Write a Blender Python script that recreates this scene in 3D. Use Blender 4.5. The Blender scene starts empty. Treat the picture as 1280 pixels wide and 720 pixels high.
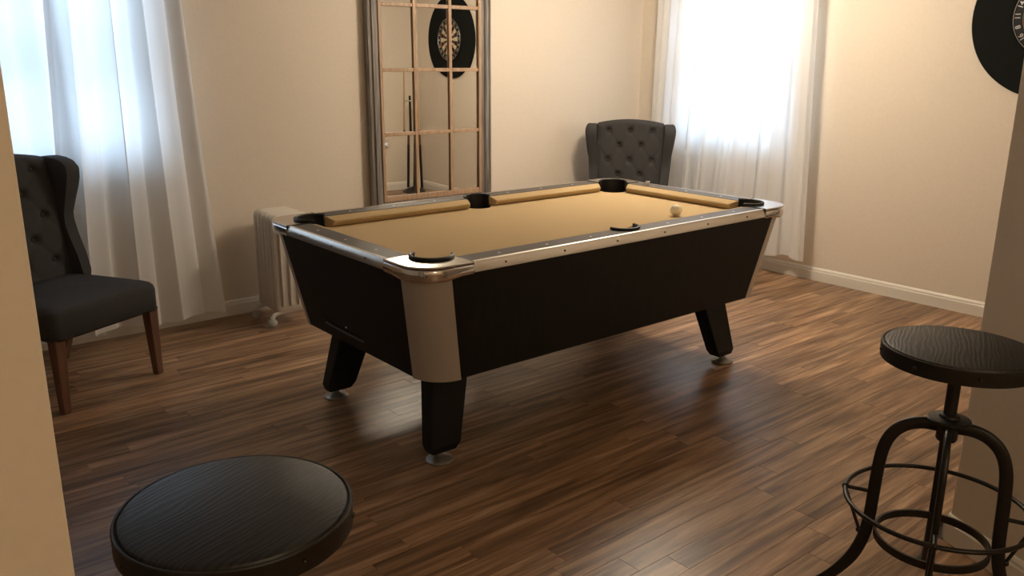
import bpy, bmesh, math, random
from mathutils import Vector, Matrix
PI = math.pi
sc = bpy.context.scene
C = sc.collection
random.seed(7)

# ---------------------------------------------------------------- camera, world, exposure
cam_data = bpy.data.cameras.new('camera')
cam = bpy.data.objects.new('camera', cam_data); C.objects.link(cam)
cam.location = (-1.5453, -2.3355, 1.5451)
cam.rotation_euler = (1.3056, -0.0074, -0.6945)
cam_data.sensor_width = 36.0
cam_data.lens = 1061.33 / 1280 * 36
cam_data.clip_start = 0.02
sc.camera = cam
sc.view_settings.view_transform = 'Standard'
sc.view_settings.look = 'None'
sc.view_settings.gamma = 1.0
sc.view_settings.use_curve_mapping = False
sc.view_settings.exposure = 0.10

world = bpy.data.worlds.new('overcast_sky'); sc.world = world
world.use_nodes = True
bg = world.node_tree.nodes['Background']
bg.inputs[0].default_value = (0.56, 0.77, 1.0, 1)
bg.inputs[1].default_value = 8.3

ROOM_LAMP = dict(loc=(2.55, 1.00, 2.26), power=80, color=(1.0, 0.86, 0.69))
HALL_LAMP = dict(loc=(-0.8, -4.0, 2.2), power=34, color=(1.0, 0.79, 0.53))

# ---------------------------------------------------------------- materials
def mat(name, color=(.5,.5,.5), rough=.5, metal=0.0, spec=.5):
    m = bpy.data.materials.new(name); m.use_nodes = True
    b = m.node_tree.nodes['Principled BSDF']
    b.inputs['Base Color'].default_value = (*color, 1)
    b.inputs['Roughness'].default_value = rough
    b.inputs['Metallic'].default_value = metal
    b.inputs['Specular IOR Level'].default_value = spec
    return m
def nd(m, t, **kw):
    n = m.node_tree.nodes.new(t)
    for k, v in kw.items(): setattr(n, k, v)
    return n
def ln(m, a, b): m.node_tree.links.new(a, b)
def bsdf(m): return m.node_tree.nodes['Principled BSDF']
def noise_mat(name, c1, c2, scale=(8,8,8), rough=.5, metal=0, bump=0.0, detail=4, coord='Object', spec=.5, nscale=1.0):
    m = mat(name, c1, rough, metal, spec)
    tc = nd(m,'ShaderNodeTexCoord'); mp = nd(m,'ShaderNodeMapping'); mp.inputs['Scale'].default_value = scale
    nz = nd(m,'ShaderNodeTexNoise'); nz.inputs['Scale'].default_value = nscale; nz.inputs['Detail'].default_value = detail
    rp = nd(m,'ShaderNodeValToRGB')
    rp.color_ramp.elements[0].position = .3; rp.color_ramp.elements[1].position = .7
    rp.color_ramp.elements[0].color = (*c1,1); rp.color_ramp.elements[1].color = (*c2,1)
    ln(m, tc.outputs[coord], mp.inputs[0]); ln(m, mp.outputs[0], nz.inputs['Vector'])
    ln(m, nz.outputs['Fac'], rp.inputs[0]); ln(m, rp.outputs[0], bsdf(m).inputs['Base Color'])
    if bump:
        bp = nd(m,'ShaderNodeBump'); bp.inputs['Strength'].default_value = bump; bp.inputs['Distance'].default_value = .004
        ln(m, nz.outputs['Fac'], bp.inputs['Height']); ln(m, bp.outputs[0], bsdf(m).inputs['Normal'])
    return m

M = {}
M['paint'] = noise_mat('cream_wall_paint', (.73,.645,.535), (.76,.675,.56), (60,60,60), .55, bump=.08, spec=.3)
M['ceil'] = mat('white_ceiling_paint', (.80,.76,.68), .7)
M['trim'] = mat('white_trim_paint', (.78,.74,.66), .35)
M['subfloor'] = mat('dark_underlay', (.03,.02,.015), .8)
M['chrome'] = mat('polished_chrome', (.80,.80,.82), .07, 1)
M['satin'] = noise_mat('satin_aluminium', (.62,.59,.54), (.70,.66,.60), (3,120,3), .28, 1)
M['castplate'] = mat('brushed_casting', (.50,.475,.44), .2, 1)
M['footmetal'] = mat('dull_foot_metal', (.30,.29,.27), .4, .8)
M['pewter'] = noise_mat('pewter_column_finish', (.47,.43,.39), (.50,.46,.42), (200,200,200), .45, .35)
M['blackpanel'] = noise_mat('black_laminate', (.008,.008,.008), (.012,.012,.011), (40,40,4), .55, bump=.05, spec=.22)
M['slateLam'] = noise_mat('charcoal_rail_laminate', (.085,.075,.068), (.10,.088,.08), (12,90,12), .5, spec=.2)
M['rubber'] = mat('black_rubber', (.010,.010,.011), .45)
M['recess_dark'] = mat('recess_black', (.004,.004,.004), .9)
M['cloth'] = noise_mat('tan_billiard_cloth', (.50,.365,.20), (.54,.40,.22), (400,400,400), .95, bump=.10, spec=.1)
M['nacre'] = mat('pearl_sight', (.75,.72,.66), .3)
M['screw'] = mat('dark_screw', (.16,.10,.07), .4, .8)
M['ivory'] = mat('ivory_resin', (.88,.80,.58), .12)
M['blacksteel'] = noise_mat('black_powdercoat_steel', (.010,.009,.008), (.018,.015,.012), (60,60,60), .42, .3, bump=.1)
M['legwood'] = noise_mat('dark_walnut_leg', (.10,.045,.028), (.16,.075,.045), (40,40,3), .4)
M['fabric'] = noise_mat('charcoal_linen', (.040,.038,.038), (.066,.063,.062), (500,500,500), .95, bump=.35, spec=.15, detail=2)
M['nail'] = mat('dark_bronze_nail', (.05,.04,.035), .35, .9)
M['radiator'] = mat('offwhite_enamel', (.66,.61,.53), .35)
M['castor'] = mat('grey_plastic', (.45,.43,.40), .5)
M['frameGrey'] = noise_mat('weathered_grey_frame', (.13,.115,.10), (.33,.30,.27), (120,120,4), .5, .25, bump=.3)
M['frameWood'] = noise_mat('brown_muntin_wood', (.34,.21,.125), (.48,.33,.21), (60,60,5), .5, bump=.1)
M['mirror'] = mat('mirror_silver', (.86,.87,.85), .0, 1)
M['foam'] = noise_mat('black_foam_surround', (.006,.007,.0065), (.010,.011,.010), (300,300,300), .9, bump=.2, spec=.15)
M['sisal_black'] = mat('black_sisal', (.012,.012,.012), .8)
M['sisal_cream'] = mat('cream_sisal', (.62,.52,.34), .8)
M['sisal_red'] = mat('red_sisal', (.35,.03,.02), .8)
M['sisal_green'] = mat('green_sisal', (.02,.14,.05), .8)
M['wire'] = mat('steel_wire', (.65,.63,.60), .3, 1)
M['maple'] = noise_mat('maple_shaft', (.50,.32,.16), (.58,.39,.21), (40,40,3), .3)
M['white_plastic'] = mat('white_plastic', (.8,.78,.74), .4)
M['chalk_blue'] = mat('grey_chalk', (.22,.22,.23), .9)
M['lampglass'] = mat('frosted_lamp_glass', (.9,.88,.8), .4)

def seat_wood():
    m = mat('black_stained_oak', (.012,.011,.010), .48)
    tc = nd(m,'ShaderNodeTexCoord'); mp = nd(m,'ShaderNodeMapping'); mp.inputs['Scale'].default_value = (5,60,5)
    nz = nd(m,'ShaderNodeTexNoise'); nz.inputs['Scale'].default_value = 1.6; nz.inputs['Detail'].default_value = 8; nz.inputs['Distortion'].default_value = .6
    wv = nd(m,'ShaderNodeTexWave'); wv.bands_direction = 'Y'; wv.inputs['Scale'].default_value = 6; wv.inputs['Distortion'].default_value = 14; wv.inputs['Detail'].default_value = 3; wv.inputs['Detail Scale'].default_value = .7
    mp2 = nd(m,'ShaderNodeMapping'); mp2.inputs['Scale'].default_value = (1.2,4.5,1)
    mx = nd(m,'ShaderNodeMath', operation='MULTIPLY')
    rp = nd(m,'ShaderNodeValToRGB')
    rp.color_ramp.elements[0].position = .12; rp.color_ramp.elements[1].position = .6
    rp.color_ramp.elements[0].color = (.004,.004,.004,1); rp.color_ramp.elements[1].color = (.019,.018,.017,1)
    bp = nd(m,'ShaderNodeBump'); bp.inputs['Strength'].default_value = .2; bp.inputs['Distance'].default_value = .003
    ln(m,tc.outputs['Object'],mp.inputs[0]); ln(m,mp.outputs[0],nz.inputs['Vector'])
    ln(m,tc.outputs['Object'],mp2.inputs[0]); ln(m,mp2.outputs[0],wv.inputs['Vector'])
    ln(m,nz.outputs['Fac'],mx.inputs[0]); ln(m,wv.outputs['Fac'],mx.inputs[1])
    ln(m,mx.outputs[0],rp.inputs[0]); ln(m,rp.outputs[0],bsdf(m).inputs['Base Color'])
    ln(m,mx.outputs[0],bp.inputs['Height']); ln(m,bp.outputs[0],bsdf(m).inputs['Normal'])
    return m
M['seatwood'] = seat_wood()

def plank_mat():
    m = mat('wood_laminate', (.2,.12,.07), .32, 0, .24)
    tc = nd(m,'ShaderNodeTexCoord'); oi = nd(m,'ShaderNodeObjectInfo')
    cb = nd(m,'ShaderNodeCombineXYZ'); mul = nd(m,'ShaderNodeMath', operation='MULTIPLY'); mul.inputs[1].default_value = 37.0
    ln(m,oi.outputs['Random'],mul.inputs[0]); ln(m,mul.outputs[0],cb.inputs[0]); ln(m,mul.outputs[0],cb.inputs[1]); ln(m,mul.outputs[0],cb.inputs[2])
    ad = nd(m,'ShaderNodeVectorMath', operation='ADD'); ln(m,tc.outputs['Object'],ad.inputs[0]); ln(m,cb.outputs[0],ad.inputs[1])
    mp = nd(m,'ShaderNodeMapping'); mp.inputs['Scale'].default_value = (1.5,20,1); ln(m,ad.outputs[0],mp.inputs[0])
    n1 = nd(m,'ShaderNodeTexNoise'); n1.inputs['Scale'].default_value = 1.3; n1.inputs['Detail'].default_value = 8; n1.inputs['Roughness'].default_value = .62; n1.inputs['Distortion'].default_value = .35; ln(m,mp.outputs[0],n1.inputs['Vector'])
    mp2 = nd(m,'ShaderNodeMapping'); mp2.inputs['Scale'].default_value = (1.1,17,1); ln(m,ad.outputs[0],mp2.inputs[0])
    n2 = nd(m,'ShaderNodeTexNoise'); n2.inputs['Scale'].default_value = 1.5; n2.inputs['Detail'].default_value = 5; n2.inputs['Roughness'].default_value = .6; n2.inputs['Distortion'].default_value = .5; ln(m,mp2.outputs[0],n2.inputs['Vector'])
    r1 = nd(m,'ShaderNodeValToRGB'); e = r1.color_ramp.elements
    e[0].position = .28; e[0].color = (.17,.093,.054,1); e[1].position = .72; e[1].color = (.56,.37,.225,1)
    k = e.new(.5); k.color = (.36,.215,.122,1)
    ln(m,n1.outputs['Fac'],r1.inputs[0])
    r2 = nd(m,'ShaderNodeValToRGB'); e = r2.color_ramp.elements
    e[0].position = .38; e[0].color = (.36,.32,.30,1); e[1].position = .60; e[1].color = (1,1,1,1)
    ln(m,n2.outputs['Fac'],r2.inputs[0])
    mx = nd(m,'ShaderNodeMix', data_type='RGBA', blend_type='MULTIPLY'); mx.inputs[0].default_value = .85
    ln(m,r1.outputs[0],mx.inputs[6]); ln(m,r2.outputs[0],mx.inputs[7])
    hs = nd(m,'ShaderNodeHueSaturation')
    vr = nd(m,'ShaderNodeMapRange'); vr.inputs[3].default_value = .74; vr.inputs[4].default_value = 1.2; ln(m,oi.outputs['Random'],vr.inputs[0])
    ln(m,vr.outputs[0],hs.inputs['Value']); ln(m,mx.outputs[2],hs.inputs['Color'])
    ln(m,hs.outputs[0],bsdf(m).inputs['Base Color'])
    bp = nd(m,'ShaderNodeBump'); bp.inputs['Strength'].default_value = .10; bp.inputs['Distance'].default_value = .002
    ln(m,n1.outputs['Fac'],bp.inputs['Height']); ln(m,bp.outputs[0],bsdf(m).inputs['Normal'])
    return m
M['plank'] = plank_mat()

def curtain_mat():
    m = bpy.data.materials.new('white_curtain_fabric'); m.use_nodes = True
    nt = m.node_tree; nt.nodes.clear()
    out = nt.nodes.new('ShaderNodeOutputMaterial'); d = nt.nodes.new('ShaderNodeBsdfDiffuse'); t = nt.nodes.new('ShaderNodeBsdfTranslucent')
    mx = nt.nodes.new('ShaderNodeMixShader'); mx.inputs[0].default_value = .36
    d.inputs[0].default_value = (.88,.87,.86,1); t.inputs[0].default_value = (.86,.87,.88,1)
    nt.links.new(d.outputs[0],mx.inputs[1]); nt.links.new(t.outputs[0],mx.inputs[2]); nt.links.new(mx.outputs[0],out.inputs[0])
    return m
M['curtain'] = curtain_mat()

def pane_mat():
    m = bpy.data.materials.new('window_glass'); m.use_nodes = True
    nt = m.node_tree; nt.nodes.clear()
    out = nt.nodes.new('ShaderNodeOutputMaterial'); tr = nt.nodes.new('ShaderNodeBsdfTransparent'); gl = nt.nodes.new('ShaderNodeBsdfGlossy')
    gl.inputs['Roughness'].default_value = .02
    fr = nt.nodes.new('ShaderNodeFresnel'); fr.inputs[0].default_value = 1.45
    mx = nt.nodes.new('ShaderNodeMixShader')
    nt.links.new(fr.outputs[0],mx.inputs[0]); nt.links.new(tr.outputs[0],mx.inputs[1]); nt.links.new(gl.outputs[0],mx.inputs[2]); nt.links.new(mx.outputs[0],out.inputs[0])
    return m
M['pane'] = pane_mat()

# ---------------------------------------------------------------- mesh helpers
def obj(name, bm, m, parent=None, smooth=None, bevel=0, seg=2):
    me = bpy.data.meshes.new(name)
    bmesh.ops.recalc_face_normals(bm, faces=bm.faces[:])
    bm.to_mesh(me); bm.free()
    for mm in (m if isinstance(m,(list,tuple)) else [m]): me.materials.append(mm)
    o = bpy.data.objects.new(name, me); C.objects.link(o)
    if parent: o.parent = parent
    if bevel:
        b = o.modifiers.new('bevel','BEVEL'); b.width = bevel; b.segments = seg; b.limit_method = 'ANGLE'; b.angle_limit = math.radians(35)
    if smooth is not None:
        for p in me.polygons: p.use_smooth = True
        me.set_sharp_from_angle(angle=math.radians(smooth))
    return o
def empty(name, label, cat, loc=(0,0,0), rz=0, group=None):
    o = bpy.data.objects.new(name, None); C.objects.link(o)
    o.empty_display_size = .1
    o.location = loc; o.rotation_euler = (0,0,rz)
    o['label'] = label; o['category'] = cat
    if group: o['group'] = group
    return o
def tag(o, label, cat, group=None):
    o['label'] = label; o['category'] = cat
    if group: o['group'] = group
    return o
def struct(o): o['kind'] = 'structure'; return o
def link_copy(o, parent=None):
    c = o.copy(); C.objects.link(c); c.parent = parent
    for ch in [x for x in sc.objects if x.parent == o]: link_copy(ch, c)
    return c
def box(bm, lo, hi, mtx=None):
    vs = [bm.verts.new(((lo,hi)[i][0], (lo,hi)[j][1], (lo,hi)[k][2])) for i in (0,1) for j in (0,1) for k in (0,1)]
    for f in ((0,1,3,2),(4,6,7,5),(0,4,5,1),(2,3,7,6),(0,2,6,4),(1,5,7,3)):
        bm.faces.new([vs[i] for i in f])
    if mtx: bmesh.ops.transform(bm, matrix=mtx, verts=vs)
    return vs
def prism(bm, poly, z0, z1):
    a = [bm.verts.new((x,y,z0)) for x,y in poly]; b = [bm.verts.new((x,y,z1)) for x,y in poly]
    n = len(poly); bm.faces.new(a); bm.faces.new(b)
    for i in range(n): bm.faces.new((a[i],a[(i+1)%n],b[(i+1)%n],b[i]))
    return a+b
def loft(bm, rings, closed=True, cap=True):
    R = [[bm.verts.new(p) for p in r] for r in rings]
    for a,b in zip(R,R[1:]):
        n = len(a)
        for i in range(n if closed else n-1): bm.faces.new((a[i],a[(i+1)%n],b[(i+1)%n],b[i]))
    if cap and closed:
        bm.faces.new(R[0]); bm.faces.new(R[-1])
    return R
def lathe(bm, prof, n=48, center=(0,0,0)):
    cx,cy,cz = center; rings = []
    for r,z in prof:
        rings.append([(cx+max(r,1e-4)*math.cos(2*PI*i/n), cy+max(r,1e-4)*math.sin(2*PI*i/n), cz+z) for i in range(n)])
    return loft(bm, rings)
def tube(bm, pts, r, n=10, closed=False):
    pts = [Vector(p) for p in pts]; N = len(pts); rings = []; up = None
    for i,p in enumerate(pts):
        if closed: t = (pts[(i+1)%N]-pts[i-1]).normalized()
        else: t = (pts[min(i+1,N-1)]-pts[max(i-1,0)]).normalized()
        if up is None:
            up = Vector((0,0,1)) if abs(t.z) < .9 else Vector((1,0,0))
        u = (up - t*up.dot(t)).normalized(); up = u; w = t.cross(u)
        rr = r(i/(N-1)) if callable(r) else r
        rings.append([tuple(p + u*rr*math.cos(2*PI*k/n) + w*rr*math.sin(2*PI*k/n)) for k in range(n)])
    if closed: rings.append(rings[0])
    loft(bm, rings, cap=not closed)
    if closed: bmesh.ops.remove_doubles(bm, verts=bm.verts[:], dist=1e-6)
def sweep(bm, pts, prof, closed=False):
    """sweep a (side, up) profile along a path lying in the floor plane"""
    pts = [Vector(p) for p in pts]; N = len(pts); rings = []
    for i,p in enumerate(pts):
        t = (pts[min(i+1,N-1)]-pts[max(i-1,0)]); t.z = 0; t.normalize()
        s = Vector((t.y,-t.x,0))
        rings.append([tuple(p + s*a + Vector((0,0,b))) for a,b in prof])
    loft(bm, rings)
def arc(cx, cy, r, a0, a1, n=16):
    return [(cx+r*math.cos(math.radians(a0+(a1-a0)*i/n)), cy+r*math.sin(math.radians(a0+(a1-a0)*i/n))) for i in range(n+1)]
def bm_(): return bmesh.new()

# ---------------------------------------------------------------- room shell
YB, XR, ZC = 2.614, 3.978, 2.45        # mirror wall, right wall, ceiling
XL, YN = -3.2, -4.6
WT = .14
def wall_with_hole(name, axis, a0, a1, h0, h1, z0, z1):
    bm = bm_()
    for (p,q,r,s) in ((a0,h0,0,ZC),(h1,a1,0,ZC),(h0,h1,0,z0),(h0,h1,z1,ZC)):
        if axis == 'x': box(bm,(p,YB,r),(q,YB+WT,s))
        else: box(bm,(XR,p,r),(XR+WT,q,s))
    bmesh.ops.remove_doubles(bm, verts=bm.verts[:], dist=1e-5)
    return struct(obj(name, bm, M['paint']))
W1 = (-1.22, 0.03, .93, 2.12)          # window openings
W2 = (1.07, 2.18, .86, 2.10)
wall_with_hole('wall_back','x',XL-WT,XR+WT,*W1)
wall_with_hole('wall_right','y',-1.30,YB,*W2)
bm = bm_(); box(bm,(XL-WT,YN-WT,0),(XL,YB,ZC)); struct(obj('wall_left',bm,M['paint']))
bm = bm_(); box(bm,(XL,YN-WT,0),(.72,YN,ZC)); struct(obj('wall_rear',bm,M['paint']))
bm = bm_(); box(bm,(XL,-1.33,0),(-1.375,-1.21,ZC)); struct(obj('wall_front_left',bm,M['paint'],bevel=.004))
JA = (1.200,-1.335); JB = (.72,-2.44)
bm = bm_(); prism(bm,[JA,(XR+WT,-1.185),(XR+WT,YN-WT),(.72,YN-WT),JB],0,ZC); struct(obj('wall_front_right',bm,M['paint'],bevel=.004))
bm = bm_(); box(bm,(XL-WT,YN-WT,ZC),(XR+WT,YB+WT,ZC+.1)); struct(obj('ceiling',bm,M['ceil']))
bm = bm_(); box(bm,(XL-WT,YN-WT,-.12),(XR+WT,YB+WT,-.011)); floor = struct(obj('floor',bm,M['subfloor']))

# floor planks: one object each, rows along the mirror wall
PW = .0925
plank_meshes = {}
def plank_mesh(length):
    key = round(length,2)
    if key not in plank_meshes:
        bm = bm_(); l = key/2-.0002; w = PW/2-.0002; b = .0007
        lo = [(-l,-w),(l,-w),(l,w),(-l,w)]; hi = [(-l+b,-w+b),(l-b,-w+b),(l-b,w-b),(-l+b,w-b)]
        loft(bm,[[(x,y,-.011) for x,y in lo],[(x,y,-.0012) for x,y in lo],[(x,y,0) for x,y in hi]])
        me = bpy.data.meshes.new('plank'); bmesh.ops.recalc_face_normals(bm,faces=bm.faces[:]); bm.to_mesh(me); bm.free(); me.materials.append(M['plank'])
        plank_meshes[key] = me
    return plank_meshes[key]
LENS = (.62,.74,.86,.98,1.10,1.22,1.34,1.46)
def row_segments(x0, x1, rnd):
    x = x0; out = []
    first = True
    while x < x1-.02:
        l = rnd.choice(LENS)
        if first: l = rnd.uniform(.3,1.2); first = False
        l = round(min(l, x1-x),2)
        if x1-(x+l) < .15: l = round(x1-x,2)
        out.append((x,l)); x += l
    return out
rnd = random.Random(3)
rest = []
y = YB-PW/2; count = 0
while y > YN-.1:
    if y > -1.30:
        x0 = round(rnd.uniform(-1.55,-0.95),2)
        segs = row_segments(x0, 3.975, rnd)
        for x,l in segs:
            p = bpy.data.objects.new('plank', plank_mesh(l)); C.objects.link(p); p.parent = floor
            p.location = (x+l/2, y, 0); count += 1
        rest += [(x,l,y) for x,l in row_segments(XL, x0, rnd)]
    else:
        rest += [(x,l,y) for x,l in row_segments(XL, .72 if y < -2.4 else 1.18, rnd)]
    y -= PW
bm = bm_()
for x,l,yy in rest: box(bm,(x+.0004,yy-PW/2+.0004,-.011),(x+l-.0004,yy+PW/2-.0004,0))
o = obj('far_planks',bm,M['plank'],floor); o['kind'] = 'stuff'
print('planks', count)

def baseboard(name, pts):
    """pts run with the room on the left-hand... side given by the profile sign"""
    bm = bm_(); sweep(bm,[(*p,0) for p in pts],[(0,0),(.016,0),(.016,.066),(.012,.074),(.012,.082),(.006,.092),(0,.094)])
    return struct(obj(name,bm,M['trim']))
baseboard('baseboard_back',[(XL,YB),(XR,YB)])
baseboard('baseboard_right',[(XR,YB),(XR,-1.19)])
baseboard('baseboard_front_right',[(XR,-1.19),(JA[0]-.005,JA[1])])
baseboard('baseboard_near_right',[JA,JB])

# ---------------------------------------------------------------- windows behind the curtains
def window(name, rot, ctr, w, z0, z1):
    """double hung window built facing local -Y, centred in its opening"""
    bm = bm_(); fw = .045
    for lo,hi in (((-w/2,-.02,z0),(-w/2+fw,.08,z1)),((w/2-fw,-.02,z0),(w/2,.08,z1)),((-w/2+fw,-.02,z1-fw),(w/2-fw,.08,z1)),((-w/2+fw,-.02,z0),(w/2-fw,.08,z0+fw))): box(bm,lo,hi)
    root = struct(obj(name,bm,M['trim'])); root.location = ctr; root.rotation_euler = (0,0,rot)
    zm = (z0+z1)/2
    bm = bm_(); box(bm,(-w/2-.04,-.055,z0-.025),(w/2+.04,-.0205,z0)); obj('window_sill',bm,M['trim'],root)
    for za,zb,yy in ((z0+fw,zm+.02,.0),(zm-.02,z1-fw,.035)):
        bm = bm_(); s = .035; a = w/2-fw
        for lo,hi in (((-a,yy,za),(-a+s,yy+.03,zb)),((a-s,yy,za),(a,yy+.03,zb)),((-a+s,yy,zb-s),(a-s,yy+.03,zb)),((-a+s,yy,za),(a-s,yy+.03,za+s))): box(bm,lo,hi)
        sash = obj('sash',bm,M['trim'],root)
        bm = bm_(); box(bm,(-a+s,yy+.012,za+s),(a-s,yy+.016,zb-s)); obj('pane',bm,M['pane'],sash)
    return root
window('window_1',0,((W1[0]+W1[1])/2,YB+.045,0),W1[1]-W1[0],W1[2],W1[3])
window('window_2',-PI/2,(XR+.045,(W2[0]+W2[1])/2,0),W2[1]-W2[0],W2[2],W2[3])
def portal(loc, rot, w, h):
    l = bpy.data.lights.new('sky_portal','AREA'); l.shape = 'RECTANGLE'; l.size = w; l.size_y = h
    l.cycles.is_portal = True
    o = bpy.data.objects.new('sky_portal',l); C.objects.link(o); o.location = loc; o.rotation_euler = rot
portal(((W1[0]+W1[1])/2,YB+WT+.01,(W1[2]+W1[3])/2),(-PI/2,0,0),W1[1]-W1[0],W1[3]-W1[2])
portal((XR+WT+.01,(W2[0]+W2[1])/2,(W2[2]+W2[3])/2),(PI/2,0,PI/2),W2[1]-W2[0],W2[3]-W2[2])

# ---------------------------------------------------------------- lamps
def lamp(spec, radius, label):
    x,y,z = spec['loc']
    root = empty('ceiling_lamp',label,'lamp',(x,y,ZC))
    bm = bm_(); lathe(bm,[(.001,0),(.16,0),(.16,-.02),(.15,-.03),(.001,-.03)],32); obj('canopy',bm,M['trim'],root,smooth=40)
    bm = bm_(); lathe(bm,[(.012,-.03),(.012,-.09),(.001,-.09)],16); obj('stem',bm,M['satin'],root,smooth=40)
    l = bpy.data.lights.new('ceiling_bulb','POINT'); l.energy = spec['power']; l.color = spec['color']; l.shadow_soft_size = radius
    o = bpy.data.objects.new('ceiling_bulb',l); C.objects.link(o); o.location = (0,0,z-ZC); o.parent = root
lamp(ROOM_LAMP,.19,'white flush ceiling lamp above the room near the dartboard wall')
lamp(HALL_LAMP,.17,'white flush ceiling lamp in the hall behind the viewer')

# ---------------------------------------------------------------- curtains
def curtain(name, label, top, bot, zt, zb, off, normal, folds, amp, seed, group, fold=.016):
    """top, bot: (start,end) along the wall; off: distance line of the wall; normal 'x' or 'y'"""
    r = random.Random(seed); NU, NV = 260, 44
    ph = [r.uniform(0,2*PI) for _ in range(4)]
    bm = bm_(); V = []
    for j in range(NV+1):
        v = j/NV; z = zt+(zb-zt)*v; row = []
        a = top[0]+(bot[0]-top[0])*v**1.25; b = top[1]+(bot[1]-top[1])*v**1.25
        for i in range(NU+1):
            u = i/NU
            uu = u + .018*math.sin(2*PI*u*2.3+ph[1]+v*.9) + .010*math.sin(2*PI*u*5+ph[2])
            k = amp*(.75+.5*v)*math.sin(2*PI*folds*uu+ph[0]) + amp*.35*math.sin(2*PI*folds*2.1*uu+ph[3]+v*1.3)
            k += amp*.25*math.sin(2*PI*folds*.5*uu+ph[2]+v*2)
            side = a+(b-a)*u + fold*(.7+.5*v)*math.sin(4*PI*folds*uu+2*ph[0]+.6)*min(1,8*u,8*(1-u))
            hem = .012*math.sin(2*PI*folds*.5*u+ph[1]) if j == NV else 0
            p = (side, off-k, z+hem) if normal == 'y' else (off-k, side, z+hem)
            row.append(bm.verts.new(p))
        V.append(row)
    for j in range(NV):
        for i in range(NU): bm.faces.new((V[j][i],V[j][i+1],V[j+1][i+1],V[j+1][i]))
    o = obj(name,bm,M['curtain'],smooth=180)
    return tag(o,label,'curtain',group)
def rod(label, a, b):
    root = empty('curtain_rod',label,'curtain rod',((a[0]+b[0])/2,(a[1]+b[1])/2,a[2]))
    mx,my = (a[0]+b[0])/2,(a[1]+b[1])/2
    A = (a[0]-mx,a[1]-my,0); B = (b[0]-mx,b[1]-my,0)
    bm = bm_(); tube(bm,[A,B],.011,12); obj('pole',bm,M['blacksteel'],root,smooth=40)
    for p in (A,B):
        bm = bm_(); bmesh.ops.create_uvsphere(bm,u_segments=16,v_segments=10,radius=.024); bmesh.ops.translate(bm,verts=bm.verts[:],vec=p); obj('finial',bm,M['blacksteel'],root,smooth=60)
        d = Vector((0,.10,0)) if abs(a[1]-b[1]) < .01 else Vector((.10,0,0))
        q = Vector(p)*.93
        bm = bm_(); tube(bm,[q,q+d],.007,8); obj('bracket',bm,M['blacksteel'],root,smooth=40)
YC, XC = YB-.125, XR-.135
G = 'white window curtains'
curtain('curtain','white curtain panel left of the overlap in the left window, behind the grey chair',(-1.40,-.47),(-1.45,-.40),2.25,.06,YC+.025,'y',4.2,.018,11,G)
curtain('curtain','white curtain panel lit from behind, between the grey chair and the radiator',(-.50,.135),(-.60,.25),2.25,.075,YC-.02,'y',3.6,.021,5,G)
curtain('curtain','white curtain panel behind the tufted corner chair, next to the wall corner',(2.33,1.50),(2.36,1.625),2.25,.15,XC,'x',4.6,.022,21,G)
curtain('curtain','white curtain panel in the right window, on the dartboard side of the gap',(1.495,.955),(1.61,.868),2.25,.155,XC,'x',3.2,.022,8,G)
rod('black curtain rod above the left window',(-1.46,YC,2.283),(.20,YC,2.283))
rod('black curtain rod above the right window',(XC,2.40,2.283),(XC,.90,2.283))

# ---------------------------------------------------------------- pool table
TL, TW, TH = 2.2347, 1.2409, .843
table = empty('pool_table','pool table with tan cloth, black cabinet and silver rounded corners','pool table')
CB, ZT = .38, .803            # cabinet bottom, top of panels
EX, EY = .095, .075
RC = .13
def cab(z):
    t = (ZT-z)/(ZT-CB); return .012+t*(EX-.012), .012+t*(EY-.012)
def corner_pts(z, k, n=12):
    ex,ey = cab(z)
    cx,cy = (ex+RC, TL-ex-RC)[k in (1,2)], (ey+RC, TW-ey-RC)[k in (2,3)]
    a0 = (180,270,0,90)[k]
    return arc(cx,cy,RC,a0,a0+90,n)
def in_pts(pts, d=.02):
    cx,cy = TL/2,TW/2
    return [(x+(d if x<cx else -d), y+(d if y<cy else -d)) for x,y in pts]
for k in range(4):
    bm = bm_(); rows = []
    for z in (CB-.004,ZT):
        p = corner_pts(z,k); q = in_pts(p,.025); rows.append([(x,y,z) for x,y in p]+[(x,y,z) for x,y in reversed(q)])
    loft(bm,rows); obj('corner_column',bm,M['pewter'],table,smooth=40)
def panel(name, ka, kb):
    bm = bm_(); rows = []
    for z in (CB,ZT):
        a = corner_pts(z,ka)[-1]; b = corner_pts(z,kb)[0]
        d = Vector((b[0]-a[0],b[1]-a[1],0)).normalized(); n = Vector((-d.y,d.x,0))*.02; g = d*.0015
        A = Vector((*a,z))+g; B = Vector((*b,z))-g
        rows.append([tuple(A),tuple(B),tuple(B+n),tuple(A+n)])
    loft(bm,rows); return obj(name,bm,M['blackpanel'],table,bevel=.002)
panel('side_panel',0,1); panel('end_panel',1,2); panel('side_panel',2,3); end_left = panel('end_panel',3,0)
bm = bm_(); prism(bm,[(EX+.045,EY+.14),(EX+.14,EY+.045),(TL-EX-.14,EY+.045),(TL-EX-.045,EY+.14),(TL-EX-.045,TW-EY-.14),(TL-EX-.14,TW-EY-.045),(EX+.14,TW-EY-.045),(EX+.045,TW-EY-.14)],CB+.005,CB+.03); obj('cabinet_base',bm,M['blackpanel'],table)
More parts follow.
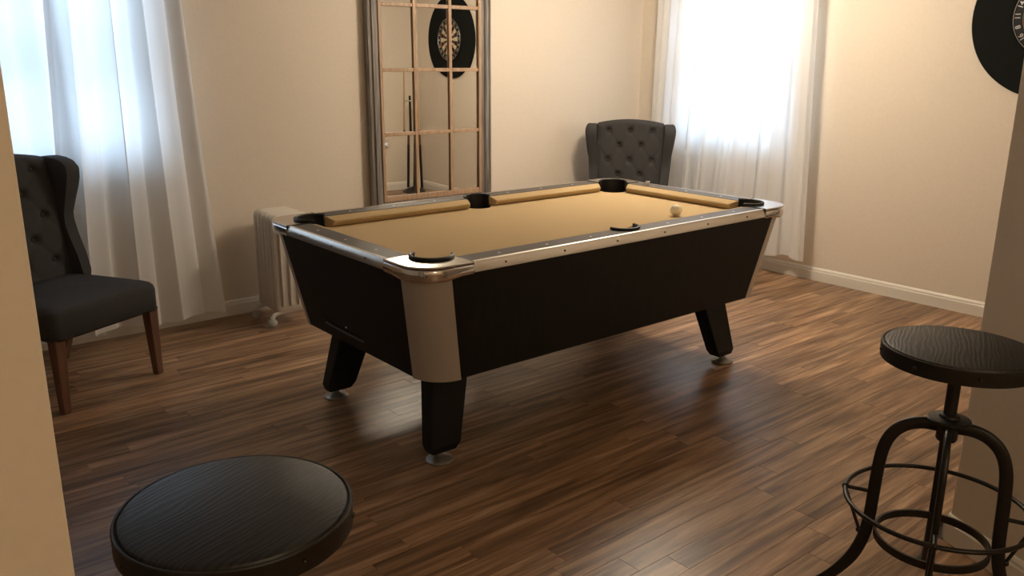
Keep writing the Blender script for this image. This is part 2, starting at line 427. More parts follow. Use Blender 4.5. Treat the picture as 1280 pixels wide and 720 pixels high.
# ball return facing the window chair: solid black plate paints in the opening's shade
def endx(z): return cab(z)[0]
bm = bm_(); z0,z1 = .437,.468
loft(bm,[[(endx(z)-.0015,yy,z) for yy,z in ((.55,z0),(.80,z0),(.88,z1+.004),(.86,z1+.012),(.83,z1-.006),(.55,z0+.012))],[(endx(z)+.01,yy,z) for yy,z in ((.55,z0),(.80,z0),(.88,z1+.004),(.86,z1+.012),(.83,z1-.006),(.55,z0+.012))]])
br = obj('ball_return_shade',bm,M['recess_dark'],table)
bm = bm_(); tube(bm,[(endx(.432)-.004,.54,.432),(endx(.434)-.005,.70,.434),(endx(.44)-.004,.855,.438)],.0035,8); obj('return_lip',bm,M['slateLam'],br,smooth=40)
bm = bm_(); bmesh.ops.create_uvsphere(bm,u_segments=10,v_segments=6,radius=.006); bmesh.ops.translate(bm,verts=bm.verts[:],vec=(endx(.462)-.003,.667,.462)); obj('lock',bm,M['chrome'],br,smooth=60)
# legs
def leg(sx, sy):
    mx = (lambda x: x) if sx == 0 else (lambda x: TL-x)
    my = (lambda y: y) if sy == 0 else (lambda y: TW-y)
    bm = bm_(); rows = []
    for z,(x0,x1,y0,y1) in ((.40,(.203,.385,.228,.320)),(.36,(.197,.372,.222,.312)),(.072,(.153,.292,.168,.246)),(.045,(.160,.272,.174,.236))):
        c = .008
        poly = [(x0+c,y0),(x1-.004,y0),(x1,y0+.004),(x1,y1-.004),(x1-.004,y1),(x0+c,y1),(x0,y1-c),(x0,y0+c)]
        rows.append([(mx(x),my(y),z) for x,y in poly])
    loft(bm,rows); l = obj('leg',bm,M['blackpanel'],table)
    bm = bm_(); lathe(bm,[(.001,0),(.050,0),(.056,.004),(.056,.009),(.048,.017),(.022,.022),(.014,.028),(.014,.046),(.001,.046)],32,(mx(.208),my(.200),0)); obj('leveller_foot',bm,M['footmetal'],l,smooth=40)
for sx,sy in ((0,0),(0,1),(1,0),(1,1)): leg(sx,sy)
# bed cloth with pocket cut-outs
PC, PR = .158, .077            # corner pocket centre and radius
SPY, SPR = .112, .068
ZB = .797
def bed_outline():
    B = .125; out = []
    out += arc(PC,PC,PR,math.degrees(math.atan2(math.sqrt(PR**2-(PC-B)**2),-(PC-B))),math.degrees(math.atan2(-(PC-B),math.sqrt(PR**2-(PC-B)**2))),12)
    h = math.degrees(math.asin((B-SPY)/SPR))
    out += arc(TL/2,SPY,SPR,180-h,h,12)
    return B,out
def bed_poly():
    B,q = bed_outline(); poly = list(q)
    poly2 = [(TL-x,y) for x,y in reversed(q)]
    n = 13
    south = q + [(TL-x,y) for x,y in reversed(q[:n])]
    north = [(TL-x,TW-y) for x,y in south]
    return south+north
bm = bm_(); prism(bm,bed_poly(),ZB-.022,ZB); obj('playing_surface',bm,M['cloth'],table)
# rails
CC = .230                      # corner casting length along each rail
def mapk(k):
    """map local rail coordinates (s along, d inward) of rail k to plan"""
    return [lambda s,d:(s,d), lambda s,d:(TL-d,s), lambda s,d:(TL-s,TW-d), lambda s,d:(d,TW-s)][k]
def rail_len(k): return TL if k in (0,2) else TW
CH = .020; LAM = .110; NOSE = .163
def cushion(k, s0, s1, e0, e1):
    f = mapk(k); bm = bm_(); rows = []
    prof = [(LAM,.842),(.128,.8405),(NOSE-.004,.8275),(NOSE,.823),(NOSE-.004,.815),(.145,ZB+.0005),(LAM,ZB+.0005)]
    for s,e in ((s0,e0),(s1,e1)):
        sg = 1 if s == s0 else -1
        rows.append([(*f(s+sg*e*(d-LAM)/(NOSE-LAM),d),z) for d,z in prof])
    loft(bm,rows); obj('cushion',bm,M['cloth'],table,bevel=.003)
def lamin(k, s0, s1, cut0=False, cut1=False):
    f = mapk(k); poly = [(s0,CH),(s1,CH)]
    R2 = SPR+.006; y0 = SPY
    if cut1: poly = [(s0,CH),(s1,CH)] + arc(s1,y0,R2,270,180+math.degrees(math.asin((y0-LAM)/R2)),10)
    else: poly += [(s1,LAM)]
    if cut0: poly += arc(s0,y0,R2,-math.degrees(math.asin((y0-LAM)/R2)),-90,10)
    else: poly += [(s0,LAM)]
    bm = bm_(); prism(bm,[f(*p) for p in poly],.815,.8432); obj('rail_top',bm,M['slateLam'],table)
def fascia(k, s0, s1):
    f = mapk(k); bm = bm_()
    prof = [(CH+.001,.8445),(.013,.8450),(.009,.8435),(.006,.8400),(-.004,.812),(-.003,.806),(.010,.803),(CH,.812)]
    loft(bm,[[(*f(s,d),z) for d,z in prof] for s in (s0,s1)]); fo = obj('rail_trim',bm,M['satin'],table,smooth=50)
    return fo
for k in range(4):
    Lk = rail_len(k)
    fo = fascia(k,CC+.0016,Lk-CC-.0016); f = mapk(k)
    n = 6 if k in (0,2) else 3
    for i in range(n):
        s = CC+(Lk-2*CC)*(i+.5)/n
        bm = bm_(); bmesh.ops.create_uvsphere(bm,u_segments=8,v_segments=6,radius=.0045); bmesh.ops.translate(bm,verts=bm.verts[:],vec=(*f(s,-.0004),.824)); obj('screw',bm,M['screw'],fo,smooth=60)
    if k in (0,2):
        lamin(k,CC,Lk/2,cut1=True); lamin(k,Lk/2,Lk-CC,cut0=True)
        cushion(k,CC+.004,Lk/2-.070,.030,.016); cushion(k,Lk/2+.070,Lk-CC-.004,.016,.030)
    else:
        lamin(k,CC,Lk-CC); cushion(k,CC+.004,Lk-CC-.004,.030,.030)
sight_me = None
for k in range(4):
    f = mapk(k); Lk = rail_len(k)
    if k in (0,2): ss = [PC+(Lk/2-PC)*q for q in (.25,.5,.75)]; ss += [Lk-s for s in ss]
    else: ss = [PC+(Lk-2*PC)*q for q in (.25,.5,.75)]
    for s in ss:
        if sight_me is None:
            bm = bm_(); lathe(bm,[(.001,0),(.0055,0),(.0055,.0006),(.001,.0008)],12); so = obj('rail_sight',bm,M['nacre'],table); sight_me = so.data
        else:
            so = bpy.data.objects.new('rail_sight',sight_me); C.objects.link(so); so.parent = table
        so.location = (*f(s,.064),.8430)
for k in range(4):
    f = mapk(k); Lk = rail_len(k)
    for s in (CC, Lk-CC):
        bm = bm_(); prism(bm,[f(s-.0016,-.0008),f(s+.0016,-.0008),f(s+.0016,LAM),f(s-.0016,LAM)],.806,.8470); obj('gap_shade_strip',bm,M['rubber'],table)  # raised black strip paints in the shade of the open joint gap
# corner castings and pocket liners
def casting(k):
    f = mapk(k)
    if k == 1: g = lambda x,y: f(x,y)
    R1 = .115
    outer = [(-.004,CC)]+arc(R1,R1,R1+.004,180,270,14)+[(CC,-.004)]
    a = math.degrees(math.acos((LAM-PC)/PR)) ; half = math.degrees(math.asin((PC-LAM)/PR))
    inner = [(CC,LAM)] + arc(PC,PC,PR,-half,-270+half,18) + [(LAM,CC)]
    inner = [(CC,LAM)] + [p for p in arc(PC,PC,PR+.002,360-half,90+half,18)] + [(LAM,CC)]
    bm = bm_(); prism(bm,[f(*p) for p in outer+inner],.8375,.8462); c = obj('corner_casting',bm,M['castplate'],table,bevel=.003)
    bm = bm_(); rows = []
    path = [(0,CC-.001),(0,CC-.05)]+arc(R1,R1,R1,180,270,14)+[(CC-.05,0),(CC-.001,0)]
    pin = [(.02,CC-.001),(.02,CC-.05)]+arc(R1,R1,R1-.02,180,270,14)+[(CC-.05,.02),(CC-.001,.02)]
    off = [(-.003,CC-.001),(-.003,CC-.05)]+arc(R1,R1,R1+.003,180,270,14)+[(CC-.05,-.003),(CC-.001,-.003)]
    rings = []
    for i,(p,o_,q) in enumerate(zip(path,off,pin)):
        zb = .792 if 2 <= i <= len(path)-3 else .801
        m_ = [(p[0]+(o_[0]-p[0])*t, p[1]+(o_[1]-p[1])*t) for t in (.7,1.25,1.55,1.25,.6)]
        zs = [.8335,.829,.82,zb+.008,zb+.002]
        rings.append([(*f(*q),.831),(*f(*p),.8355)]+[(*f(*a),z) for a,z in zip(m_,zs)]+[(*f(*p),zb-.001),(*f(*q),zb)])
    loft(bm,rings); obj('chrome_band',bm,M['chrome'],c,smooth=40)
    # liner
    bm = bm_()
    pts = arc(PC,PC,PR-.004,225-112,225+112,28)
    loft(bm,[[(*f(x,y),z) for x,y in ((px,py),(px+(px-PC)*.06,py+(py-PC)*.06)) for z in ()] or
             [(*f(px,py),.72),(*f(px,py),.8500),(*f(PC+(px-PC)*1.09,PC+(py-PC)*1.09),.8515),(*f(PC+(px-PC)*1.10,PC+(py-PC)*1.10),.847),(*f(PC+(px-PC)*1.05,PC+(py-PC)*1.05),.72)] for px,py in pts])
    lo = obj('pocket_liner',bm,M['rubber'],table,smooth=40)
    bm = bm_(); prism(bm,[f(*p) for p in arc(PC,PC,PR-.005,0,345,23)],.715,.72); obj('pocket_floor',bm,M['recess_dark'],lo)
    bm = bm_(); tube(bm,[(*f(x,y),.8515) for x,y in arc(PC,PC,PR+.001,225-112,225+112,28)],.0066,8); obj('pocket_rim',bm,M['rubber'],lo,smooth=60)
for k in range(4): casting(k)
for k in (0,2):
    f = mapk(k); bm = bm_(); cx = TL/2
    pts = arc(cx,SPY,SPR-.003,178,362,24)
    loft(bm,[[(*f(px,py),.72),(*f(px,py),.848),(*f(cx+(px-cx)*1.12,SPY+(py-SPY)*1.12),.849),(*f(cx+(px-cx)*1.12,SPY+(py-SPY)*1.12),.843),(*f(cx+(px-cx)*1.05,SPY+(py-SPY)*1.05),.72)] for px,py in pts])
    lo = obj('pocket_liner',bm,M['rubber'],table,smooth=40)
    bm = bm_(); tube(bm,[(*f(x,y),.8495) for x,y in arc(cx,SPY,SPR+.002,178,362,24)],.006,8); obj('pocket_rim',bm,M['rubber'],lo,smooth=60)
    bm = bm_(); prism(bm,[f(*p) for p in arc(cx,SPY,SPR-.004,0,345,23)],.715,.72); obj('pocket_floor',bm,M['recess_dark'],lo)
bm = bm_(); bmesh.ops.create_uvsphere(bm,u_segments=32,v_segments=20,radius=.0286); ball = obj('cue_ball',bm,M['ivory'],smooth=180)
ball.location = (1.722,.318,ZB+.0286); tag(ball,'cream cue ball on the tan cloth of the pool table','ball')
bm = bm_(); box(bm,(-.011,-.011,0),(.011,.011,.020)); ck = obj('chalk_cube',bm,M['white_plastic'],bevel=.002)
ck.location = (2.175,.905,.8435); ck.rotation_euler = (0,0,.5); tag(ck,'small white cube of cue chalk on the far end rail of the pool table','chalk')
bm = bm_(); lathe(bm,[(.001,0),(.0075,0),(.0075,.0012),(.001,.0006)],16,(0,0,.0198)); obj('chalk_face',bm,M['chalk_blue'],ck)
bm = bm_(); box(bm,(-.0045,-.0114,.006),(.0045,-.0110,.015)); obj('printed_mark',bm,M['chalk_blue'],ck)

# ---------------------------------------------------------------- tufted wing chairs
def rounded_rect_prism(bm, poly, z0, z1): return prism(bm, poly, z0, z1)
def make_chair(label, loc, rz):
    root = empty('wingback_chair',label,'chair',loc,rz,'tufted grey wing chairs')
    # seat: crowned cushion block with a wrapped apron
    bm = bm_(); n = 24; rows = []
    def outline(ins, r=.045):
        fx,bx,fy,by = .300-ins,.265-ins,-.300+ins,.285-ins
        pts = arc(-fx+r,fy+r,r,180,270,6)+arc(fx-r,fy+r,r,270,360,6)+[(bx,by),(-bx,by)]
        return pts
    for z,ins in ((.335,.004),(.340,0),(.440,0),(.458,.004),(.471,.014),(.479,.032)): rows.append([(x,y,z) for x,y in outline(ins)])
    for s in (.75,.45,.15): rows.append([(x*s,(y)*s,.479+.012*(1-s)) for x,y in outline(.032)])
    loft(bm,rows); obj('seat',bm,M['fabric'],root,smooth=60)
    bm = bm_(); o = outline(0); tot = []
    for (a,b) in zip(o[:-2],o[1:-1]):
        d = math.dist(a,b); m = max(1,round(d/.0135))
        tot += [(a[0]+(b[0]-a[0])*i/m,a[1]+(b[1]-a[1])*i/m) for i in range(m)]
    for s in (-1,1): tot += [(s*(.300-.035*t),-.255+.54*t) for t in [i/40 for i in range(1,40)]]
    for x,y in tot: bmesh.ops.create_icosphere(bm,subdivisions=1,radius=.0048,matrix=Matrix.Translation((x,y,.343)))
    no = obj('nailhead_trim',bm,M['nail'],root,smooth=180); no['kind'] = 'stuff'
    # legs
    for s in (-1,1):
        bm = bm_(); loft(bm,[[(s*.262+dx*h+s*.008*t,-.262+dy*h-.006*t,z) for dx,dy in ((-1,-1),(1,-1),(1,1),(-1,1))] for z,h,t in ((.345,.027,0),(0,.018,1))]); obj('leg',bm,M['legwood'],root,bevel=.004)
        bm = bm_(); loft(bm,[[(s*.225+dx*h,y+dy*h,z) for dx,dy in ((-1,-1),(1,-1),(1,1),(-1,1))] for z,h,y in ((.345,.024,.24),(.16,.020,.275),(0,.016,.335))]); obj('leg',bm,M['legwood'],root,bevel=.004)
    # tufted back
    btn = []
    for i,z in enumerate((1.000,.890,.780,.670,.560)):
        for x in ((-.168,0,.168) if i%2 == 0 else (-.084,.084)): btn.append((x,z))
    def yb(z): return .205+.115*(z-.45)/.62
    NX,NZ = 56,84; bm = bm_(); V = []
    def bulge(x,z):
        q = 0.0
        d = min(math.hypot((x-a)/1.0,(z-b)/1.0) for a,b in btn)
        q -= .028*math.exp(-(d/.022)**2)
        # diagonal pleats between buttons
        u = (x/.168 + (z-1.0)/.22); w = (x/.168 - (z-1.0)/.22)
        for t in (u,w):
            e = abs(t-round(t)); q -= .004*math.exp(-(e/.09)**2)
        q += .012
        e = min(1,(.255-abs(x))/.03); e2 = min(1,max(0,(z-.44)/.03))
        return q*max(0,e)
    for j in range(NZ+1):
        row = []
        for i in range(NX+1):
            x = -.255+.51*i/NX
            top = 1.085-.030*(x/.255)**2
            z = .44+(top-.44)*j/NZ
            edge = max(0,(z-(top-.03))/.03)
            row.append(bm.verts.new((x,yb(z)-bulge(x,z)+.035*edge**2,z)))
        V.append(row)
    for j in range(NZ):
        for i in range(NX): bm.faces.new((V[j][i],V[j][i+1],V[j+1][i+1],V[j+1][i]))
    bnd = [V[0][i] for i in range(NX+1)]+[V[j][NX] for j in range(1,NZ+1)]+[V[NZ][i] for i in range(NX-1,-1,-1)]+[V[j][0] for j in range(NZ-1,0,-1)]
    back = [bm.verts.new((v.co.x,yb(v.co.z)+.095,v.co.z)) for v in bnd]
    for i in range(len(bnd)): bm.faces.new((bnd[i],bnd[(i+1)%len(bnd)],back[(i+1)%len(bnd)],back[i]))
    bm.faces.new(back)
    bk = obj('backrest',bm,M['fabric'],root,smooth=70)
    b0 = None
    for x,z in btn:
        if b0 is None:
            bm = bm_(); bmesh.ops.create_uvsphere(bm,u_segments=12,v_segments=8,radius=.011); bmesh.ops.scale(bm,vec=(1,.5,1),verts=bm.verts[:]); bo = obj('button',bm,M['fabric'],bk,smooth=180); b0 = bo.data
        else: bo = bpy.data.objects.new('button',b0); C.objects.link(bo); bo.parent = bk
        bo.location = (x,yb(z)+.014,z)
    # wings
    prof = [(.125,.478),(.158,.560),(.198,.650),(.222,.715),(.224,.770),(.206,.860),(.190,.930),(.184,.975),(.188,1.012),(.215,1.036),(.26,1.050),(.32,1.056),(.385,1.050),(.410,1.030),(.395,.95),(.340,.60),(.290,.40),(.14,.40)]
    for s in (-1,1):
        bm = bm_(); rows = []
        for xo,sh in ((.247,.004),(.255,0),(.285,0),(.296,.010),(.301,.024)):
            r_ = []
            cy = sum(p[0] for p in prof)/len(prof); cz = sum(p[1] for p in prof)/len(prof)
            for y_,z_ in prof:
                dy,dz = cy-y_,cz-z_; L_ = math.hypot(dy,dz)
                flare = (.052 if xo > .27 else .022)*max(0,(z_-.55)/.5)**1.3
                fw = max(0,(.30-y_)/.2)*.012 if z_ > .5 else 0
                r_.append((s*(xo-.012+flare+fw),y_+dy/L_*sh,z_+dz/L_*sh))
            rows.append(r_)
        loft(bm,rows); obj('wing',bm,M['fabric'],root,smooth=55)
    return root
make_chair('charcoal wing chair before the left window, half hidden by the doorway edge',(-.70,1.99,0),math.radians(26.8))
make_chair('charcoal tufted wing chair standing in the corner behind the pool table',(3.20,1.99,0),math.radians(-48))

# ---------------------------------------------------------------- bar stools
def make_stool(label, loc, rz, seat_rz):
    root = empty('bar_stool',label,'stool',loc,rz,'round black bar stools')
    H = .82; R = .191
    bm = bm_(); lathe(bm,[(.001,H-.034),(R-.006,H-.034),(R-.006,H-.004),(R-.010,H+.002),(R-.018,H+.0045),(.001,H+.0045)],72); st = obj('seat',bm,M['seatwood'],root,smooth=35); st.rotation_euler = (0,0,seat_rz)
    bm = bm_(); lathe(bm,[(R-.006,H-.040),(R,H-.040),(R+.0005,H-.002),(R-.001,H),(R-.0045,H),(R-.006,H-.003)],72); 
    band = obj('metal_band',bm,M['blacksteel'],root,smooth=35)
    rv = None
    for i in range(8):
        if rv is None:
            bm = bm_(); bmesh.ops.create_uvsphere(bm,u_segments=10,v_segments=6,radius=.005); ro = obj('rivet',bm,M['blacksteel'],band,smooth=180); rv = ro.data
        else: ro = bpy.data.objects.new('rivet',rv); C.objects.link(ro); ro.parent = band
        a = 2*PI*(i+.3)/8; ro.location = (R*math.cos(a),R*math.sin(a),H-.02)
    bm = bm_(); lathe(bm,[(.001,H-.048),(.085,H-.048),(.085,H-.042),(.001,H-.042)],32); obj('seat_plate',bm,M['blacksteel'],root,smooth=35)
    bm = bm_(); lathe(bm,[(.001,.56),(.0165,.56),(.0165,H-.045),(.001,H-.045)],24); obj('screw_post',bm,M['blacksteel'],root,smooth=35)
    bm = bm_(); lathe(bm,[(.0165,.632),(.024,.630),(.026,.623),(.052,.620),(.055,.617),(.055,.613),(.0165,.612)],40); obj('collar',bm,M['blacksteel'],root,smooth=35)
    bm = bm_(); lathe(bm,[(.001,.556),(.024,.556),(.027,.562),(.027,.612),(.001,.612)],28); obj('hub',bm,M['blacksteel'],root,smooth=35)
    # legs: flat bars bent over in an arch, flared at the floor
    ctrl = [(.015,.594),(.060,.594),(.100,.580),(.132,.548),(.150,.500),(.157,.430),(.160,.350),(.163,.280),(.172,.215),(.196,.145),(.238,.080),(.283,.032),(.318,.014)]
    P_ = []
    for i in range(len(ctrl)-1):
        p0,p1,p2,p3 = ctrl[max(i-1,0)],ctrl[i],ctrl[i+1],ctrl[min(i+2,len(ctrl)-1)]
        for t in (0,.25,.5,.75):
            P_.append(tuple(.5*((2*p1[c])+(-p0[c]+p2[c])*t+(2*p0[c]-5*p1[c]+4*p2[c]-p3[c])*t*t+(-p0[c]+3*p1[c]-3*p2[c]+p3[c])*t**3) for c in (0,1)))
    P_.append(ctrl[-1])
    lm = None; fm = None
    for k in range(4):
        if lm is None:
            bm = bm_(); rings = []
            for i,(r_,z_) in enumerate(P_):
                q = P_[min(i+1,len(P_)-1)]; p = P_[max(i-1,0)]
                t = Vector((q[0]-p[0],0,q[1]-p[1])).normalized(); n_ = Vector((-t.z,0,t.x)); h = .0165 if i < 36 else .0165-.006*(i-36)/(len(P_)-36); w = .0085
                c_ = Vector((r_,0,z_)); cr = .004
                rings.append([tuple(c_+n_*a+Vector((0,b,0))) for a,b in ((-h,-w+cr),(-h+cr,-w),(h-cr,-w),(h,-w+cr),(h,w-cr),(h-cr,w),(-h+cr,w),(-h,w-cr))])
            loft(bm,rings); lo = obj('leg',bm,M['blacksteel'],root,smooth=50); lm = lo.data
            bm = bm_(); lathe(bm,[(.001,0),(.016,0),(.018,.004),(.018,.010),(.010,.016),(.009,.024),(.001,.024)],20,(.318,0,0)); fo = obj('foot_pad',bm,M['blacksteel'],lo,smooth=40); fm = fo.data
        else:
            lo = bpy.data.objects.new('leg',lm); C.objects.link(lo); lo.parent = root
            fo = bpy.data.objects.new('foot_pad',fm); C.objects.link(fo); fo.parent = lo
        lo.rotation_euler = (0,0,k*PI/2)
    ring = [(math.cos(2*PI*i/64),math.sin(2*PI*i/64)) for i in range(64)]
    bm = bm_(); tube(bm,[(x*.235,y*.235,.360) for x,y in ring],.0065,10,closed=True); fr = obj('foot_ring',bm,M['blacksteel'],root,smooth=60)
    bm = bm_(); loft(bm,[[(x*a,y*a,z) for a,z in ((.142,.240),(.149,.240),(.149,.262),(.142,.262))] for x,y in ring+ring[:1]],cap=False); bmesh.ops.remove_doubles(bm,verts=bm.verts[:],dist=1e-6); obj('lower_ring',bm,M['blacksteel'],root,smooth=40)
    for k in range(4):
        a = k*PI/2; e = Vector((math.cos(a),math.sin(a),0))
        bm = bm_(); tube(bm,[e*.170+Vector((0,0,.360)),e*.235+Vector((0,0,.360))],.006,8); tube(bm,[e*.235+Vector((0,0,.356)),e*.185+Vector((0,0,.232))],.005,8)
        bmesh.ops.create_uvsphere(bm,u_segments=12,v_segments=8,radius=.010,matrix=Matrix.Translation(e*.235+Vector((0,0,.360))))
        bmesh.ops.create_uvsphere(bm,u_segments=12,v_segments=8,radius=.009,matrix=Matrix.Translation(e*.186+Vector((0,0,.232))))
        obj('ring_brace',bm,M['blacksteel'],root,smooth=60)
    return root
make_stool('round black bar stool with ring footrest in front of the right wall edge',(.712,-1.471,0),math.radians(23.6),math.radians(0))
make_stool('round black bar stool at lower left, only its seat in view',(-1.082,-1.069,-.0),math.radians(40),math.radians(-20))

# ---------------------------------------------------------------- mirror
mroot = empty('wall_mirror','tall window-pane mirror with weathered grey frame and brown wood bars','mirror',(1.3365,2.584,.51))
mroot.rotation_euler = (math.radians(-.35),0,math.radians(-1.42))
MWd, MHt = .986, 1.87
PROF = [(0,.0),(0,-.026),(.006,-.034),(.018,-.036),(.022,-.029),(.029,-.029),(.034,-.040),(.053,-.042),(.060,-.036),(.064,-.028),(.084,-.021),(.086,0)]
def frame_side(a, b, inx, inz):
    bm = bm_(); rows = []
    for (x,z),(ix,iz) in ((a,(inx[0],inz[0])),(b,(inx[1],inz[1]))): rows.append([(x+ix*d,y_,z+iz*d) for d,y_ in PROF])
    loft(bm,rows); return bm
obj('frame_rail',frame_side((0,0),(0,MHt),(1,1),(1,-1)),M['frameGrey'],mroot)
obj('frame_rail',frame_side((MWd,0),(MWd,MHt),(-1,-1),(1,-1)),M['frameGrey'],mroot)
obj('frame_rail',frame_side((0,0),(MWd,0),(1,-1),(1,1)),M['frameGrey'],mroot)
obj('frame_rail',frame_side((0,MHt),(MWd,MHt),(1,-1),(-1,-1)),M['frameGrey'],mroot)
GX0,GX1 = .086,MWd-.086; GZ0,GZ1 = .086,MHt-.086
zbars = [.535, .950, 1.360]          # centre heights of the cross bars above the mirror foot
bm = bm_(); box(bm,(.01,.0,.01),(MWd-.01,.010,MHt-.01)); obj('backing_board',bm,M['blackpanel'],mroot)
w = .024; YM0,YM1 = -.026,-.0165
xs = [.3585,.6425]
for x in xs:
    bm = bm_(); box(bm,(x-w/2,YM0,.122),(x+w/2,YM1,GZ1-.022)); obj('muntin',bm,M['frameWood'],mroot,bevel=.003)
for x0 in (GX0,GX1-.022):
    bm = bm_(); box(bm,(x0,YM0-.003,.086),(x0+.022,YM1,GZ1)); obj('muntin',bm,M['frameWood'],mroot,bevel=.003)
for zb in zbars:
    segs = [(GX0+.022,xs[0]-w/2),(xs[0]+w/2,xs[1]-w/2),(xs[1]+w/2,GX1-.022)]
    for a,b in segs:
        bm = bm_(); box(bm,(a,YM0+.001,zb-w/2),(b,YM1,zb+w/2)); obj('muntin',bm,M['frameWood'],mroot,bevel=.003)
for z0,z1 in ((.086,.122),(GZ1-.022,GZ1)):
    bm = bm_(); box(bm,(GX0+.022,YM0-.002,z0),(GX1-.022,YM1,z1)); obj('muntin',bm,M['frameWood'],mroot,bevel=.003)
# each pane is its own piece of silvered glass and sits a touch out of true
xcut = [GX0+.010,xs[0],xs[1],GX1-.010]; zcut = [.104]+zbars+[GZ1-.010]
tilts = [(.52,0),(.15,0),(-.30,0),(-.25,0)]
for j in range(4):
    for i in range(3):
        hw = (xcut[i+1]-xcut[i])/2-.002; hh = (zcut[j+1]-zcut[j])/2-.002
        bm = bm_(); box(bm,(-hw,-.0015,-hh),(hw,.0015,hh)); p = obj('mirror_pane',bm,M['mirror'],mroot)
        p.location = ((xcut[i]+xcut[i+1])/2,-.0095,(zcut[j]+zcut[j+1])/2)
        p.rotation_euler = (math.radians(tilts[j][0]),0,math.radians(tilts[j][1]+(-.35 if (i,j)==(0,0) else 0)))

# ---------------------------------------------------------------- dartboard with surround
DY, DZ = -.470, 1.795
dsur = empty('dartboard_surround','round black foam surround on the right wall behind the dartboard','dartboard surround',(XR,DY,DZ))
bm = bm_(); n = 96
def ringx(r,x): return [(x,r*math.cos(2*PI*i/n),r*math.sin(2*PI*i/n)) for i in range(n)]
loft(bm,[ringx(.230,-.001),ringx(.455,-.001),ringx(.455,-.022),ringx(.451,-.026),ringx(.234,-.026),ringx(.230,-.022),ringx(.230,-.001)],cap=False)
bmesh.ops.remove_doubles(bm,verts=bm.verts[:],dist=1e-6)
obj('foam_ring',bm,M['foam'],dsur,smooth=40)
db = empty('dartboard','round dartboard set in the black surround on the right wall','dartboard',(XR,DY,DZ))
bm = bm_(); loft(bm,[ringx(.2255,-.001),ringx(.2255,-.036),ringx(.2235,-.038)]); obj('board',bm,M['sisal_black'],db,smooth=40)
bm = bm_(); mats = [M['sisal_black'],M['sisal_cream'],M['sisal_red'],M['sisal_green']]
XF = -.0386
for s in range(20):
    for r0,r1,kind in ((.016,.099,0),(.099,.107,1),(.107,.162,0),(.162,.170,1)):
        pts = []
        for i in range(5): a = 2*PI*(s-.5+i/4)/20; pts.append((XF,r1*math.sin(a),r1*math.cos(a)))
        for i in range(4,-1,-1): a = 2*PI*(s-.5+i/4)/20; pts.append((XF,r0*math.sin(a),r0*math.cos(a)))
        fc = bm.faces.new([bm.verts.new(p) for p in pts])
        fc.material_index = (0 if s%2 == 0 else 1) if kind == 0 else (2 if s%2 == 0 else 3)
for r0,r1,mi in ((.0064,.016,3),(0.0002,.0064,2)):
    for s in range(20):
        a,b = 2*PI*s/20,2*PI*(s+1)/20
        fc = bm.faces.new([bm.verts.new((XF,r*math.sin(t),r*math.cos(t))) for r,t in ((r1,a),(r1,b),(r0,b),(r0,a))]); fc.material_index = mi
obj('scoring_face',bm,mats,db)
for r in (.107,.170): 
    bm = bm_(); tube(bm,[(XF-.001,r*math.cos(2*PI*i/64),r*math.sin(2*PI*i/64)) for i in range(64)],.0008,6,closed=True); obj('spider_wire',bm,M['wire'],db,smooth=60)
bm = bm_(); tube(bm,[(XF-.003,.221*math.cos(2*PI*i/64),.221*math.sin(2*PI*i/64)) for i in range(64)],.0024,6,closed=True); nr = obj('number_ring',bm,M['wire'],db,smooth=60)
NUM = [20,1,18,4,13,6,10,15,2,17,3,19,7,16,8,11,14,9,12,5]
dg = None
num_objs = []
for s,nv in enumerate(NUM):
    cu = bpy.data.curves.new('numeral','FONT'); cu.body = str(nv); cu.size = .040; cu.align_x = 'CENTER'; cu.align_y = 'CENTER'; cu.extrude = .001; cu.offset = .0006
    t = bpy.data.objects.new('numeral',cu); C.objects.link(t); num_objs.append((s,t))
bpy.context.view_layer.update()
dg = bpy.context.evaluated_depsgraph_get()
for s,t in num_objs:
    me = bpy.data.meshes.new_from_object(t.evaluated_get(dg)); me.materials.clear(); me.materials.append(M['wire'])
    bpy.data.objects.remove(t)
    o = bpy.data.objects.new('numeral',me); C.objects.link(o); o.parent = nr
    a = 2*PI*s/20                        # clockwise seen from the room
    up = Vector((0,-math.sin(a),math.cos(a))); right = Vector((0,-math.cos(a),-math.sin(a))); nrm = right.cross(up)
    o.matrix_local = Matrix.Translation(Vector((XF-.002,0,0))+up*.197) @ Matrix((right,up,nrm)).transposed().to_4x4()

# ---------------------------------------------------------------- oil radiator
rad = empty('oil_radiator','off-white oil radiator on castors against the wall behind the pool table','radiator',(.575,2.222,0),PI/2)
fin_me = None
for i in range(6):
    if fin_me is None:
        bm = bm_(); rows = []
        r_ = .035; y0,y1,z0,z1 = -.115,.115,.075,.665
        def fo(ins):
            a0,a1,b0,b1 = y0+ins,y1-ins,z0+ins,z1-ins
            return arc(a0+r_,b0+r_,r_,180,270,5)+arc(a1-r_,b0+r_,r_,270,360,5)+arc(a1-r_,b1-r_,r_,0,90,5)+arc(a0+r_,b1-r_,r_,90,180,5)
        for x,ins in ((-.016,.014),(-.012,.006),(-.004,0),(.004,0),(.012,.006),(.016,.014)): rows.append([(x,a,b) for a,b in fo(ins)])
        loft(bm,rows); fobj = obj('fin',bm,M['radiator'],rad,smooth=50); fin_me = fobj.data
    else: fobj = bpy.data.objects.new('fin',fin_me); C.objects.link(fobj); fobj.parent = rad
    fobj.location = (i*.046,0,0)
for zz in (.14,.60):
    bm = bm_(); tube(bm,[(-.005,0,zz),(5*.046+.06,0,zz)],.022,12); obj('oil_pipe',bm,M['radiator'],rad,smooth=50)
for yy in (-.075,-.025,.025,.075):
    bm = bm_(); tube(bm,[(-.016,yy,.12),(-.019,yy,.16),(-.019,yy,.58),(-.016,yy,.62)],.008,8); obj('pressed_rib',bm,M['radiator'],rad,smooth=60)
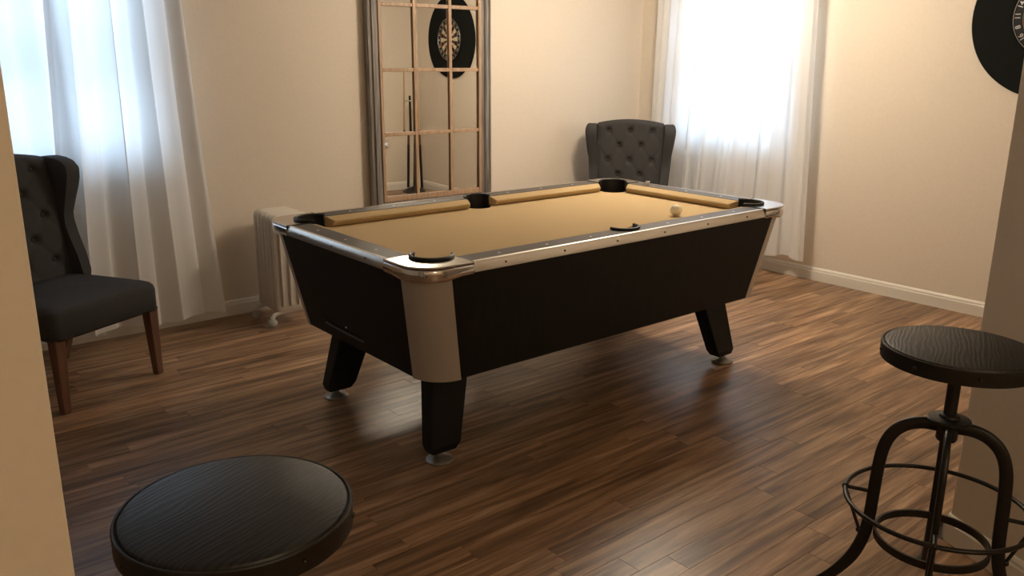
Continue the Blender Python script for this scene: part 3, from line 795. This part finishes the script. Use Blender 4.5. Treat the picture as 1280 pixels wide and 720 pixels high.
bm = bm_(); box(bm,(5*.046+.018,-.085,.10),(5*.046+.075,.085,.64)); obj('control_box',bm,M['radiator'],rad,bevel=.012)
for xx in (0.0,5*.046):
    bm = bm_(); pts = [(xx,-.155,.050),(xx,-.135,.072),(xx,-.08,.080),(xx,0,.082),(xx,.08,.080),(xx,.125,.072),(xx,.145,.050)]
    tube(bm,pts,.013,8); bf = obj('foot_bracket',bm,M['radiator'],rad,smooth=60)
    for yy in (-.150,.142):
        bm = bm_(); n = 20
        loft(bm,[[(xx+dx,yy+rr*math.cos(2*PI*i/n),.026+rr*math.sin(2*PI*i/n)) for i in range(n)] for dx,rr in ((-.012,.022),(-.009,.026),(.009,.026),(.012,.022))]); obj('castor_wheel',bm,M['castor'],bf,smooth=40)

# ---------------------------------------------------------------- cue stand in the recess (seen in the mirror)
cs = empty('cue_stand','black round cue stand in the recess corner, seen in the mirror','cue stand',(3.70,-.94,0))
bm = bm_(); lathe(bm,[(.001,0),(.150,0),(.156,.008),(.150,.022),(.10,.045),(.05,.062),(.03,.075),(.001,.075)],40); obj('base',bm,M['rubber'],cs,smooth=40)
bm = bm_(); lathe(bm,[(.034,.07),(.026,.30),(.014,.75),(.012,1.14),(.001,1.145)],20); obj('post',bm,M['blacksteel'],cs,smooth=40)
bm = bm_(); lathe(bm,[(.013,1.08),(.055,1.08),(.058,1.085),(.055,1.092),(.013,1.092)],32); obj('cue_holder',bm,M['satin'],cs,smooth=40)
def cue(label, ang, h):
    r0,r1 = .120,.072
    a = math.radians(ang); b = Vector((3.70+r0*math.cos(a),-.94+r0*math.sin(a),.047)); t = Vector((3.70+r1*math.cos(a),-.94+r1*math.sin(a),h))
    root = empty('pool_cue',label,'cue',tuple(b),0,'pool cues in the stand')
    d = t-b
    bm = bm_(); tube(bm,[(0,0,0),d*.35],.0145,12); obj('butt',bm,M['rubber'],root,smooth=40)
    bm = bm_(); tube(bm,[d*.35,d*.5],.0125,12); obj('joint',bm,M['legwood'],root,smooth=40)
    bm = bm_(); tube(bm,[d*.5,d*.985],lambda q: .0115-.005*q,12); obj('shaft',bm,M['maple'],root,smooth=40)
    bm = bm_(); tube(bm,[d*.985,d],.0065,12); obj('ferrule',bm,M['white_plastic'],root,smooth=40)
cue('pool cue at the recess corner side of the black cue stand',20,1.47)
cue('pool cue on the window-facing left of the black cue stand',250,1.46)
